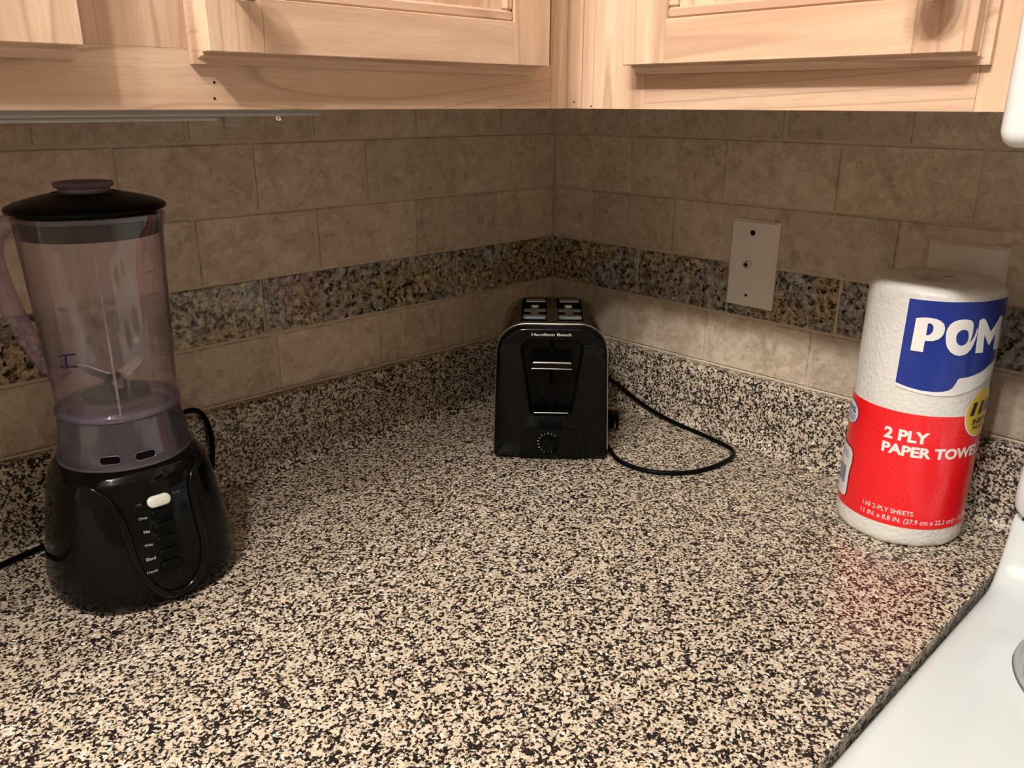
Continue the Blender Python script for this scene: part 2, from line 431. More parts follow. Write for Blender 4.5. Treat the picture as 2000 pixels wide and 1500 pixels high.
obj('face_stile', bx(-.790, -.690, -.3199, -.302, .4905, 1.20), OAKZ, cl)
obj('face_stile', bx(-.345, -.3202, -.32, -.302, ZC, 1.20, .0005), OAKZ, cl)
obj('face_stile', bx(-1.60, -1.56, -.3199, -.302, .4905, 1.20), OAKZ, cl)
bevel_door('cabinet_door', cl, 'x', -.7078, -.3715, True, False, -.684, .0045)
bevel_door('cabinet_door', cl, 'x', -1.28, -.783, False, False, None)
# pinholes left by nails
for x, z in ((-.6915, .4688), (-.6925, .4578)):
    b = bmesh.new(); merge(b, lathe([(.0009, 0), (.0009, .0006)], 8), Matrix.Translation((x, -.3198, z)) @ Matrix.Rotation(math.pi/2, 4, 'X'))
    obj('nail_hole', b, HOLE, cl)
cr = empty('wall_cabinet', (0, 0, 0), 0, 'pale oak upper cabinet on the right wall above the paper towel roll', 'cabinet')
obj('carcass', bx(-.301, -.002, -.745, -.3025, ZC+.012, 1.20), OAKY, cr)
obj('scribe_strip', bx(-.3215, -.302, -.3395, -.3203, ZC, 1.20, .0005), OAKZ, cr, label='light oak strip at the inner corner')
obj('face_stile', bx(-.32, -.302, -.418, -.3397, ZC, 1.20, .0003), OAKZ, cr)
obj('bottom_rail', bx(-.32, -.302, -.7045, -.4182, ZC, .4905, .0003), OAKY, cr)
obj('face_stile', bx(-.32, -.302, -.745, -.7047, ZC, 1.20, .0003), OAKZ, cr)
bevel_door('cabinet_door', cr, 'y', -.7117, -.4092, True, False, -.682)
for y, z, x in ((-.331, .4566, -.3214), (-.3525, .4525, -.3199)):
    b = bmesh.new(); merge(b, lathe([(.0008, 0), (.0008, .0006)], 8), Matrix.Translation((x, y, z)) @ Matrix.Rotation(-math.pi/2, 4, 'Y'))
    obj('nail_hole', b, HOLE, cr)

# under-cabinet light fitting
UL = empty('cabinet_light', (-.86, -.25, ZC), 0, 'slim grey switched-off light strip fixed beneath the left upper cabinet', 'light')
obj('housing', bx(-.44, .270, -.045, .030, -.0050, .012, .002, 2), mat('grey_housing', (.36, .35, .34), .5), UL)
obj('lens', bx(-.42, .185, -.036, .020, -.0080, -.0048, .001), mat('frosted_lens', (.40, .39, .37), .4), UL)
obj('clip', bx(.190, .205, -.036, -.030, -.0125, -.0045, .0006), mat('clip_plastic', (.30, .27, .22), .5), UL)
obj('screw', lathe([(.0028, -.0085), (.0032, -.0075), (.0032, -.005)], 16, cx=.236, cy=-.034), CHROME, UL, smooth=40)

# ------------------------------------------------------------------ microwave (right edge of the picture)
mw = empty('microwave', (-.20, -1.125, .430), 0, 'white over-range microwave oven at the top right edge', 'microwave')
YM = .3805
obj('casing', bx(-.175, .196, -.376, YM, 0, .42, .014, 4), APPL, mw, smooth=40)
obj('door', bx(-.1965, -.176, -.20, YM, .000, .40, .010, 4), APPL, mw, smooth=40)
obj('control_panel', bx(-.1965, -.176, -.376, -.204, .000, .40, .010, 4), APPL, mw, smooth=40)
obj('vent_underside', bx(-.186, .17, -.35, YM-.020, -.0025, .010, .001), mat('dark_grille', (.03, .03, .03), .5), mw, label='dark grille on the underside')
obj('door_window', bx(-.1975, -.196, -.14, YM-.07, .07, .34), BLACK, mw)

# ------------------------------------------------------------------ range
rg = empty('range', (-.33, -1.117, -.9), 0, 'white enamel electric range beside the end of the counter', 'stove')
def cook_z(x, y):   # local, x -0.33..0.33 (wall side +), y -.38..+.38
    zt = .9077
    d = min(.380-y, y+.380, x+.33)             # distance from the edge
    e = 0
    if d < .012: e = -.010*(1-math.sqrt(max(0, 1-((.012-d)/.012)**2)))
    s = max(0, min(1, (d-.040)/.018)); s = s*s*(3-2*s)
    z = zt+e-.0045*s
    if x > .165:                                # upsweep to the back
        t = min(1, (x-.165)/.062)
        z += .078*t**3.2
    for cx, cy, rr in BURN:
        q = math.hypot(x-cx, y-cy)
        if q < rr+.016:
            k = max(0, min(1, (rr+.016-q)/.014)); z += .003*math.sin(math.pi*k)
            if q < rr: z -= .020*min(1, (rr-q)/.006)
    return z
BURN = [(.100, .231, .090), (.100, -.20, .075), (-.16, .19, .075), (-.16, -.20, .095)]
b = bmesh.new()
xs = [-.33+.66*i/150 for i in range(151)]; xs = [x for x in xs if x <= .228]
ys = [-.38, -.3785, -.376, -.372]+[-.368+.736*i/150 for i in range(151)]+[.372, .376, .3785, .38]
V = [[b.verts.new((x, y, cook_z(x, y))) for y in ys] for x in xs]
for i in range(len(xs)-1):
    for j in range(len(ys)-1): b.faces.new((V[i][j], V[i+1][j], V[i+1][j+1], V[i][j+1]))
for j0 in (0, len(ys)-1):
    lo = [b.verts.new((x, ys[j0], .86)) for x in xs]
    for i in range(len(xs)-1): b.faces.new((V[i][j0], V[i+1][j0], lo[i+1], lo[i]))
lo = [b.verts.new((xs[0], y, .86)) for y in ys]
for j in range(len(ys)-1): b.faces.new((V[0][j], V[0][j+1], lo[j+1], lo[j]))
obj('cooktop', b, ENAMEL, rg, smooth=60)
obj('body', bx(-.315, .328, -.372, .372, .03, .858, .003), APPL, rg)
obj('oven_door', bx(-.345, -.317, -.36, .36, .20, .74, .008, 2), APPL, rg)
obj('door_handle', tube([(-.345, -.30, .70), (-.385, -.29, .70), (-.385, .29, .70), (-.345, .30, .70)], .011, 10), APPL, rg, smooth=50)
for q, (cx, cy, rr) in enumerate(BURN):
    bm = lathe([(rr-.012, .894), (rr+.000, .904), (rr+.005, .9085), (rr+.009, .9075), (rr+.009, .905)], 64, cap0=False, cap1=False, cx=cx, cy=cy)
    pan = obj('drip_pan', bm, STEEL, rg, smooth=60, label='shiny metal drip pan ring')
    pts = []
    for i in range(160):
        t = i/159; a = t*2*math.pi*3.6; r_ = .018+(rr-.035)*t
        pts.append((cx+r_*math.cos(a), cy+r_*math.sin(a), .9085))
    obj('coil', tube(pts, .0042, 6), BLACK3, rg, smooth=60)
# backguard: console leaning back, with rounded lower corner
prof = [(.2140, .9745), (.2120, .978), (.2140, 1.000), (.232, 1.065), (.240, 1.150), (.250, 1.165), (.322, 1.165), (.322, .975)]
n = 6; rings = []
for k in range(n+1):
    a = k/n*math.pi/2; ins = .016*(1-math.sin(a)); yy = .382-.016+.016*math.cos(a)
    rings.append([(x+ins*.6*(1 if x < .28 else -1), yy, z+ins*(1 if z < 1.05 else -1)) for x, z in prof])
rings = rings[::-1][::-1]
full = [[(x, .372+.008-.0*i, z) for x, z in prof] for i in (0,)]
ringsL = [[(p[0], p[1], p[2]) for p in r] for r in rings][::-1]
bm = loft([[(x, -y, z) for x, y, z in r] for r in rings[:0]]+[[(x, -.382, z) for x, z in prof]]+ringsL)
obj('backguard', bm, ENAMEL, rg, smooth=50)
obj('backguard_seam', bx(.222, .322, -.374, .372, .968, .9765), BLACK3, rg)
for y in (-.30, -.22, .22, .30):
    bm = lathe([(.020, 0), (.019, .012), (.014, .018)], 24)
    merge2 = bmesh.new(); merge(merge2, bm, Matrix.Translation((.234, y, 1.08)) @ Matrix.Rotation(-math.pi/2, 4, 'Y'))
    obj('knob', merge2, BLACK2, rg, smooth=40)

# ------------------------------------------------------------------ wall plates
pl = empty('cable_plate', (0, -.3632, .2563), R(90), 'ivory coaxial wall plate with one small threaded jack in its middle', 'wall plate')
# local: x along the wall (+x = world +y), y = -world x ... front faces local +y
def plate_bm(hw, hh, t=.0055, ch=.0035):
    r0 = [(-hw, 0, -hh), (hw, 0, -hh), (hw, 0, hh), (-hw, 0, hh)]
    r1 = [(x, .002, z) for x, _, z in r0]
    r2_ = [(x*(1-ch/hw), t, z*(1-ch/hh)) for x, _, z in r0]
    return loft([r0, r1, r2_])
obj('plate', plate_bm(.0345, .0572), PLATE, pl)
def disc(cx, cz, r, y0, y1, n=20):
    b = lathe([(r, 0), (r, y1-y0)], n)
    for v in b.verts: v.co = (cx+v.co.x, y0+v.co.z, cz+v.co.y)
    return b
obj('screw_hole', disc(.0015, .0408, .0036, .0040, .0057), HOLE, pl)
obj('screw_hole', disc(.0030, -.0417, .0019, .0040, .0057), HOLE, pl)
jk = obj('jack', disc(.0036, -.0002, .0052, .0040, .0085, 6), STEEL, pl, label='small threaded steel jack')
obj('jack_barrel', disc(.0036, -.0002, .0040, .0085, .0125, 18), CHROME, jk, smooth=40)
obj('jack_pin_hole', disc(.0036, -.0002, .0022, .0120, .0126, 12), HOLE, jk)
p2 = empty('outlet_plate', (0, -.6195, .2570), R(90), 'ivory wall outlet plate partly hidden behind the paper towel roll', 'wall plate')
obj('plate', plate_bm(.0410, .0570, .007), PLATE, p2)
for s in (-1, 1):
    o_ = obj('socket', bx(-.0165, .0165, .006, .0082, s*.020-.0135, s*.020+.0135, .0015), PLATE, p2)
    obj('slot', bx(-.0075, -.0055, .008, .0085, s*.020-.004, s*.020+.006), HOLE, o_)
    obj('slot', bx(.0055, .0075, .008, .0085, s*.020-.004, s*.020+.006), HOLE, o_)

# ------------------------------------------------------------------ blender
BL = empty('blender', (-.7368, -.1422, Z0+.0003), 0, 'black countertop blender with purple tinted jar and black lid', 'blender')
EB = 2.35
BR = [(.076, 0), (.0805, .0015), (.0835, .006), (.0840, .018), (.0815, .042), (.0775, .068), (.0735, .090), (.0700, .108), (.0665, .120), (.0610, .128), (.0540, .1325), (.046, .134)]
def br(z):
    for (a, za), (c, zc) in zip(BR, BR[1:]):
        if za <= z <= zc: return a+(c-a)*(z-za)/(zc-za)
    return BR[-1][0]
def sup(t):
    c, s = math.cos(t-R(-0)), math.sin(t); return (abs(c)**EB+abs(s)**EB)**(-1/EB)
def bp(thdeg, z, off=0):
    t = R(thdeg); r_ = br(z)*sup(t)+off; return Vector((r_*math.cos(t), r_*math.sin(t), z))
def barc(a, z, off=0, th0=269.3): return bp(th0+math.degrees(a/br(z)), z, off)
prof = []
for (a, za), (c, zc) in zip(BR, BR[1:]):
    for k in range(3): prof.append((a+(c-a)*k/3, za+(zc-za)*k/3))
prof.append(BR[-1])
base = obj('motor_base', lathe(prof, 96, EB), BLACK, BL, smooth=60)
UP = [(218, .1225), (225.7, .1205), (235.5, .1105), (242.3, .096), (245.8, .074), (248.3, .051), (253.6, .030), (262, .0145), (270, .0105), (278, .0125), (286.5, .024), (292.2, .046), (293.2, .0775), (294.5, .100), (299.5, .114), (310, .121)]
obj('trim_ridge', tube([bp(t, z, .0004) for t, z in smoothpath([(a, z*1000, 0) for a, z in UP], 6) and [(p.x, p.y/1000) for p in smoothpath([(a, z*1000, 0) for a, z in UP], 6)]], .0036, 10), BLACK, BL, smooth=60, label='glossy raised ridge framing the button panel')
def stadium(hw, hh, n=8):
    out = []
    for s, a0 in ((1, -90), (-1, 90)):
        for i in range(n+1):
            a = R(a0+180*i/n); out.append((s*(hw-hh)+hh*math.cos(a), hh*math.sin(a)))
    return out
for i, z in enumerate([.1016, .0893, .0767, .0643, .0520, .0400]):
    rings = []
    for k, off in ((1, -.001), (1, .0022), (.94, .0032), (.80, .0036)):
        rings.append([barc(-.0004+x*k, z+y*k, off) for x, y in stadium(.0102, .0048)])
    obj('button', loft(rings), WHITEP if i == 0 else BLACK2, BL, smooth=50, label='pale grey button' if i == 0 else None)
for body, z, wd in (('Chop', .0888, .0070), ('Mix', .0762, .0052), ('Whip', .0634, .0068), ('Blend', .0508, .0078), ('Liquefy', .0384, .0094)):
    t = text_bm(body, -.0130-wd, -.0130, z-.0012, z+.0017, step=.003)
    obj('button_label', place(t, lambda x, y: barc(x, y, .0004)), INK, BL)
for body, x0, x1, z in (('Off', -.0200, -.0150, .1015), ('Pulse', .0125, .0200, .1035)):
    t = text_bm(body, x0, x1, z-.001, z+.0014, step=.003)
    obj('button_label', place(t, lambda x, y: barc(x, y, .0004)), mat('faint_print', (.10, .10, .10), .5), BL)
# coupling neck seen through the skirt
obj('coupling', lathe([(.047, .131), (.0475, .150), (.0470, .168), (.044, .1735), (.020, .1745)], 64), mat('grey_coupling', (.018, .019, .022), .25), BL, smooth=40)
# jar
jar = empty('jar', (0, 0, 0)); jar.parent = BL
def jr(z): return .0516+(.0592-.0516)*(z-.176)/(.352-.176)
def jring(r, z, n=96):
    out = []
    for i in range(n):
        t = 2*math.pi*i/n; d = (math.degrees(t)-312+180) % 360-180
        k = max(0, (z-.318)/.034); rr = r+.0075*k*math.exp(-(d/17)**2)
        out.append((rr*math.cos(t), rr*math.sin(t), z))
    return out
rings = [jring(jr(z), z) for z in [.176+.176*i/22 for i in range(23)]]
rings += [jring(jr(.352)-.0018, .3525)]
rings += [jring(jr(.350)-.0024, .3515), jring(jr(.35)-.0026, .3480)]
jw = obj('jar_wall', loft(rings, False, False), JAR, jar, smooth=60)
jw.data.materials.append(JARB)                 # rear half alone is blurred, imitating refraction through the thick plastic
for p in jw.data.polygons:
    if p.center.y+.3*p.center.x > .004 and .188 < p.center.z < .345: p.material_index = 1
obj('jar_floor', lathe([(.0500, .1800), (.0480, .1830), (.040, .1860), (.030, .1850), (.005, .1850)], 64, cap0=False), JAR, jar, smooth=60)
fl = lathe([(.0524, .1735), (.0538, .1755), (.0540, .1785), (.0528, .1805), (.0514, .1812), (.0508, .1780), (.0508, .1745)], 96, cap0=False, cap1=False)
obj('jar_flange', fl, JARD, jar, smooth=60)
sk = [(.0576, .1315), (.0582, .1330), (.0574, .1400), (.0556, .1500), (.0541, .1600), (.0532, .1685), (.0528, .1735), (.0512, .1735), (.0516, .1685), (.0525, .1600), (.0540, .1500), (.0558, .1400), (.0560, .1315)]
obj('jar_skirt', lathe(sk, 96, cap0=False, cap1=False), m_clear('skirt_plastic', (.80, .76, .82), .055, (.50, .46, .54), .10), jar, smooth=60)
obj('jar_foot_ring', lathe([(.0570, .1305), (.0588, .1310), (.0588, .1330), (.0570, .1335)], 96, cap0=False, cap1=False), JARD, jar, smooth=60)
def skp(th, z, off=.0006):
    r_ = (.0574-(z-.140)*.18 if z < .150 else .0556-(z-.150)*.15)+off; t = R(th)
    return Vector((r_*math.cos(t), r_*math.sin(t), z))
for th in (239.0, 268.0):
    pts = stadium(.0082, .0031)
    obj('slot', loft([[skp(th+math.degrees(x*k/.057), .1420+y*k, o_) for x, y in pts] for k, o_ in ((1, .0004), (1, .0012), (.9, .0014))]), HOLE, jar, label='dark oval slot')
    obj('slot_rim', tube([skp(th+math.degrees(x*1.10/.057), .1420+y*1.2, .0010) for x, y in pts], .0007, 6, cyc=True), JARD, jar, smooth=60)
obj('rib', tube([Vector(((jr(z)+.0004)*math.cos(R(253.2)), (jr(z)+.0004)*math.sin(R(253.2)), z)) for z in [.328-.008*i for i in range(20)]], .0013, 8), m_clear('rib_plastic', (.90, .86, .92), .16, (.66, .60, .68), .08), jar, smooth=60)
b = bmesh.new()
for z in (.324, .304, .284, .264, .244, .224):
    pts = [Vector(((jr(z)+.0002)*math.cos(R(a)), (jr(z)+.0002)*math.sin(R(a)), z)) for a in (294, 297, 300, 303, 306)]
    tube(pts, .0004, 5, bm=b)
obj('measuring_marks', b, m_clear('mark_plastic', (.7, .64, .76), .35, (.5, .44, .55)), jar)
# handle loop at the back left
ha = R(128); hd = Vector((math.cos(ha), math.sin(ha), 0))
hp = [hd*.057+Vector((0, 0, .338)), hd*.075+Vector((0, 0, .342)), hd*.094+Vector((0, 0, .332)), hd*.101+Vector((0, 0, .310)), hd*.096+Vector((0, 0, .275)), hd*.084+Vector((0, 0, .240)), hd*.068+Vector((0, 0, .212)), hd*.0525+Vector((0, 0, .198))]
obj('handle', tube(smoothpath(hp, 6), .0085, 12, flat=1.25, upv=Vector((-hd.y, hd.x, 0))), m_clear('handle_plastic', (.88, .82, .90), .14, (.50, .42, .55)), jar, smooth=60)
# hand-drawn letter on the jar
def jp(th, z, off=.0003):
    r_ = jr(z)+off; return Vector((r_*math.cos(R(th)), r_*math.sin(R(th)), z))
b = bmesh.new()
for P in ([(206.5, .2368), (211, .2385), (217, .2392), (223, .2398)], [(205.5, .2275), (210, .2272), (217, .2285), (223.5, .2290)], [(213.8, .2385), (212.8, .2335), (212.4, .2278)]):
    tube([jp(t, z) for t, z in P], .0013, 6, bm=b, flat=.6)
obj('marker_letter', b, mat('navy_marker', (.015, .018, .09), .5), jar, label='letter H drawn in navy marker')
# blades
bl = empty('blade_unit', (0, 0, 0)); bl.parent = BL
obj('blade_seat', lathe([(.029, .1855), (.0295, .1885), (.026, .1895), (.013, .1900), (.0125, .1950), (.009, .1990), (.0055, .2005), (.0055, .2050), (.003, .2065)], 48), BLACK2, bl, smooth=40)
for az, z1, ln in ((196, .2190, .030), (350, .2185, .026), (100, .197, .026), (280, .198, .024)):
    a = R(az-(270-253)); d = Vector((math.cos(a), math.sin(a), 0)); s = (Vector((-d.y, d.x, 0))*.45+Vector((0, 0, .8))*(1 if z1 > .21 else .2)).normalized(); z0_ = .2015
    P = []
    for k, wd in ((0, .0045), (.25, .0050), (.6, .0048), (.85, .0036), (1, .0008)):
        p = d*(ln*k)+Vector((0, 0, z0_+(z1-z0_)*max(0, k-.15)/.85)); P.append((p, wd))
    rings = [[p-s*wd+Vector((0, 0, .0004)), p+s*wd+Vector((0, 0, .0004)), p+s*wd-Vector((0, 0, .0004)), p-s*wd-Vector((0, 0, .0004))] for p, wd in P]
    obj('blade', loft(rings), STEEL, bl)
# lid
lid = empty('lid', (0, 0, 0)); lid.parent = BL
obj('lid_plug', lathe([(.0530, .3335), (.0553, .3335), (.0562, .3560), (.0555, .3585), (.02, .3590)], 96, cap0=False), BLACK2, lid, smooth=40)
obj('lid_top', lathe([(.0600, .3545), (.0632, .3555), (.0640, .3575), (.0628, .3595), (.0560, .3625), (.0420, .3665), (.0300, .3690), (.0262, .3700), (.0255, .3690)], 96), BLACK2, lid, smooth=40)
obj('filler_cap', lathe([(.0205, .3680), (.0205, .3735), (.0232, .3745), (.0240, .3765), (.0232, .3785), (.0200, .3790), (.0190, .3775), (.004, .3770)], 64), m_clear('cap_plastic', (.5, .42, .52), .6, (.30, .23, .28), .15), lid, smooth=40, label='purple tinted filler cap')
# power cord
cordP = [(.060, .084, .028), (.088, .106, .030), (.118, .1135, .022), (.128, .1160, .045), (.1295, .1170, .075), (.123, .1160, .098), (.110, .1150, .108), (.085, .110, .104), (.045, .105, .075), (.0, .104, .035), (-.040, .103, .006), (-.060, .1065, .004), (-.085, .101, .004), (-.115, .093, .004), (-.20, .075, .004), (-.36, .06, .004)]
obj('power_cord', tube(smoothpath(cordP, 8), .0031, 8), BLACK2, BL, smooth=60)

# ------------------------------------------------------------------ toaster
TO = empty('toaster', (-.2475, -.2369, Z0+.0003), R(-45.778), 'black two-slice toaster with dark glossy sides standing in the counter corner', 'toaster')
def tring(y, k=1.0, zt=.181, zb=.004, dx=0):
    return [(x, y, z) for x, z in rtrap(.0745*k, .0700*k, zb, zt, .036, 8, rb=.004)]
def arch(ring, h=.002, zt=.181):
    return [(x, y, z+h*max(0, 1-(x/.06)**2)*max(0, min(1, (z-zt+.02)/.018))) for x, y, z in ring]
L = .186
rings = [arch(tring(y, k, zt)) for y, k, zt in ((.0132, .965, .1765), (.016, .975, .1780), (.060, .98, .1795), (.120, .98, .1795), (.165, .975, .178), (.178, .955, .175), (L, .90, .169))]
shell = obj('shell', loft(rings), SHELL, TO, smooth=40, label='dark mirror-like metal shell')
cut(shell, [obj('c', bx(s*.0235-.0165, s*.0235+.0165, .024, .154, .060, .21, .003, 2), SHELL, TO) for s in (-1, 1)])
for s in (-1, 1):
    cx = s*.0235
    wb = bmesh.new(); box(wb, cx-.0172, cx+.0172, .0232, .1548, .058, .1805)
    wb.faces.ensure_lookup_table()
    top = [f for f in wb.faces if f.calc_center_median().z > .18]; bmesh.ops.delete(wb, geom=top, context='FACES')
    obj('slot_liner', wb, mat('liner_metal', (.10, .105, .11), .3, metal=1), TO)
    g_ = bmesh.new()
    box(g_, cx-.0125, cx+.0150, .134, .1500, .1785, .1800, .0004)       # bright bar at the far end
    box(g_, cx-.006, cx+.006, .123, .135, .170, .176, .002)
    box(g_, cx-.0150, cx+.0155, .098, .112, .1735, .1747, .0003)
    box(g_, cx-.0055, cx+.0055, .078, .099, .1735, .1747, .0003)
    box(g_, cx-.0150, cx+.0155, .060, .080, .1735, .1747, .0003)
    box(g_, cx-.0150, cx+.0155, .058, .061, .1735, .1775, .0004)
    box(g_, cx-.0140, cx+.0145, .027, .059, .168, .1695, .0004)
    for x in (-.0150, -.009, -.003, .003, .009, .0150): box(g_, cx+x-.0004, cx+x+.0004, .026, .150, .1535, .1545)
    obj('toast_guide', g_, STEEL, TO, label='grey metal guide inside the bread slot')
# front cap with recessed well
o0 = rtrap(.0745, .0700, .0020, .1795, .036, 8, rb=.004)
def fr_(k, y, dz=0): return [(x*k, y, .090+(z-.090)*k+dz) for x, z in o0]
def bulge(ring, a=.004): return [(x, y-a*(1-(x/.075)**2), z) for x, y, z in ring]
well = rtrap(.0270, .0385, .0620, .1630, .012, 8, rb=.008)
wl_ = lambda k, y: [(x*k, y, .1125+(z-.1125)*(1+(k-1)*.7)) for x, z in well]
mid = [((a[0]+c[0])/2, -.0035, (a[1]+c[1])/2) for a, c in zip(o0, well)]
rings = [fr_(.985, .012), fr_(1.0, .006), fr_(1.0, .001), fr_(.985, -.0020), fr_(.955, -.0036), bulge(mid, .002), wl_(1.07, -.0055), wl_(1.03, -.0062), wl_(1.0, -.0052), wl_(.97, .006), wl_(.96, .012)]
# keep outline from dipping below the counter
rings = [[(x, y, max(z, .0012)) for x, y, z in r] for r in rings]
obj('front_cap', loft(rings), BLACK, TO, smooth=50)
obj('front_rim_highlight', tube([(x, .0100, z) for x, z in rtrap(.0750, .0705, .004, .1800, .0365, 8, rb=.004)][6:30], .0011, 6), mat('rim_highlight', (.80, .78, .72), .3, metal=1), TO, smooth=60, label='highlight on the front rim, modelled as a thin bright line')  # specular highlight of the shell rim, built as a bright metal tube
obj('lever_track', bx(-.0028, .0028, .0105, .0128, .066, .158), HOLE, TO)
lv = obj('lever', loft([[(x, y, .1345+z) for x, z in [(p[0]*k, p[1]*k) for p in stadium(.0275, .0052, 6)]] for y, k in ((.010, .9), (-.006, 1.0), (-.0135, 1.0), (-.0155, .92))]), BLACK, TO, smooth=40)
obj('lever_bar', tube([(-.0235, -.0155, .1368), (0, -.0168, .1372), (.0235, -.0155, .1364)], .0010, 6), CHROME, lv, smooth=60)
obj('lever_bar', tube([(-.0255, -.0140, .1285), (0, -.0152, .1288), (.0250, -.0140, .1280)], .0007, 6), CHROME, lv, smooth=60)
obj('well_ledge', bx(-.0240, .0240, -.0040, .0110, .0640, .0660, .0007), BLACK, TO)
obj('ledge_highlight_bar', tube([(-.0220, -.0042, .0656), (.0220, -.0042, .0656)], .0009, 6), CHROME, TO, smooth=60, label='ledge highlight modelled as a bar at the foot of the lever well')  # glint on the ledge, shaped as a chrome bar
obj('cancel_button', bx(-.0155, .0155, -.0068, -.0040, .0450, .0560, .0008), BLACK2, TO)
# lower chin panel
ch = [(-.041, .0035), (.041, .0035), (.0345, .0435), (-.0345, .0435)]
obj('chin_panel', loft([[(x, -.0040, z) for x, z in ch], [(x, -.0061, z) for x, z in ch], [(x*.975, -.0066, .0235+(z-.0235)*.95) for x, z in ch]]), BLACK, TO)
kx, kz = -.0032, .0255
kb = lathe([(.0165, 0), (.0165, .0010), (.0155, .0016)], 40)
for v in kb.verts: v.co = (kx+v.co.x, -.0066-v.co.z, kz+v.co.y)
kn = obj('dial', kb, BLACK2, TO, smooth=40)
kb = lathe([(.0098, .0016), (.0094, .0080), (.0085, .0090)], 32)
for v in kb.verts: v.co = (kx+v.co.x, -.0066-v.co.z, kz+v.co.y)
obj('dial_knob', kb, BLACK, kn, smooth=40)
b = bx(-.0022, .0022, -.0185, -.0150, -.0088, .0088, .0008)
for v in b.verts:
    x, z = v.co.x, v.co.z; a = R(-35); v.co.x = kx+x*math.cos(a)-z*math.sin(a); v.co.z = kz+x*math.sin(a)+z*math.cos(a)
obj('dial_grip', b, BLACK, kn)
b = bmesh.new()
for i in range(13):
    a = R(50+i*20); l0, l1 = .0118, .0138 if i % 2 else .0145
    tube([(kx+l0*math.cos(a), -.0083, kz+l0*math.sin(a)), (kx+l1*math.cos(a), -.0083, kz+l1*math.sin(a))], .00035, 4, bm=b)
obj('dial_marks', b, INK, kn)
t = text_bm('Hamilton Beach', -.0262, .0240, .1685, .1722, bold=.02)
obj('lettering', place(t, lambda x, y: (x, -.0062, y)), INK, TO)
for x in (-.058, .058):
    obj('foot', bx(x-.012, x+.012, .150, .168, -.0003, .006, .001), BLACK3, TO)
# cord and plug: local coordinates from world points
def tl(x, y, z):
    a = -R(-45.778); dx, dy = x+.2475, y+.2369
    return (dx*math.cos(a)-dy*math.sin(a), dx*math.sin(a)+dy*math.cos(a), z-Z0-.0003)
cp = [tl(-.088, -.142, .060), tl(-.066, -.130, .063), tl(-.036, -.140, .058), tl(-.0255, -.170, .0445), tl(-.0260, -.2037, .0310), tl(-.030, -.245, .0215), tl(-.0345, -.289, .0170), tl(-.0390, -.335, .0155), tl(-.0470, -.370, .0155), tl(-.0560, -.392, .0155), tl(-.0760, -.4035, .0155), tl(-.1129, -.4050, .0155), tl(-.1480, -.3970, .0155), tl(-.1740, -.3800, .0155), tl(-.1930, -.3500, .0155), tl(-.1935, -.3106, .0155), tl(-.1750, -.2790, .0155), tl(-.155, -.2500, .0155), tl(-.130, -.2320, .017), tl(-.112, -.2260, .0225)]
obj('power_cord', tube(smoothpath(cp, 8), .0030, 8), BLACK2, TO, smooth=60)
b = bmesh.new(); box(b, -.016, .012, -.010, .010, 0, .020, .003, 2)
PLG = obj('plug', b, BLACK2, TO, smooth=40)
q = tl(-.0975, -.2180, Z0+.0006); PLG.location = q; PLG.rotation_euler = (0, 0, R(80))
for s in (-.006, .006): obj('prong', bx(-.032, -.016, s-.0008, s+.0008, .007, .013), STEEL, PLG)

# ------------------------------------------------------------------ paper towel roll
TW = empty('paper_towel_roll', (-.0850, -.62172, Z0+.0003), R(198.55), 'wrapped paper towel roll with blue and red printed label', 'paper towels')
RR = .0645
def rp(z):
    r_ = .0641-.0012*(z/.276)
    if z < .006: r_ -= .004*(1-z/.006)**2
    if z > .2665: t = (z-.2665)/.0095; r_ -= .009*(1-math.sqrt(max(0, 1-min(1, t)**2)))
    return r_
TSEG = 120
from mathutils import noise as mnoise
def wr_(th, z):   # gentle unevenness of the film, stronger near the ends
    k = .0005+.0012*max(0, 1-z/.022)+.0012*max(0, (z-.252)/.02)
    return k*mnoise.noise(Vector((math.cos(th)*3.2, math.sin(th)*3.2, z*34)))
def tp(a, z, off=0):
    th = a/RR; r_ = rp(z)+wr_(th, z)+off; return Vector((r_*math.cos(th), r_*math.sin(th), z))
zs = [0, .002, .006, .012, .018]+[.024+.0124*i for i in range(19)]+[.2535, .260, .2665, .269, .271, .273, .2745, .2755, .276]
zs = sorted(set(round(z, 5) for z in zs))
rings = [[tp(2*math.pi*RR*i/TSEG, z) for i in range(TSEG)] for z in zs]
for r_, dz in ((.044, .0006), (.034, -.0004), (.024, .0004), (.0205, -.001), (.019, -.012), (.019, -.06)):
    rings.append([Vector(((r_+.0012*mnoise.noise(Vector((math.cos(t)*2, math.sin(t)*2, r_*90))))*math.cos(t), (r_)*math.sin(t), .276+dz+.0016*mnoise.noise(Vector((math.cos(t)*r_*60, math.sin(t)*r_*60, 3)))*(r_ > .022))) for t in [2*math.pi*i/TSEG for i in range(TSEG)]])
PT = mat('towel_paper', (.68, .66, .625), .55, coat=.35, coat_r=.18); g = G(PT)
v = g.coords(False)
vo = g.n('ShaderNodeTexVoronoi'); vo.inputs['Scale'].default_value = 260; g.l(v, vo.inputs['Vector'])
bb = g.bump(vo.outputs['Distance'], .0009, .7)
FILM = g.n('ShaderNodeBump'); FILM.inputs['Distance'].default_value = .002; FILM.inputs['Strength'].default_value = .5
g.l(g.noise(v, 60, 4, .6, 1.5), FILM.inputs['Height']); g.l(FILM.outputs[0], g.p.inputs['Coat Normal'])
obj('roll', loft(rings), PT, TW, smooth=60)
cb = lathe([(.0195, .262), (.0188, .262), (.0188, .220)], 32, cap0=False)
obj('core', cb, mat('cardboard', (.30, .22, .15), .8), TW, smooth=60)
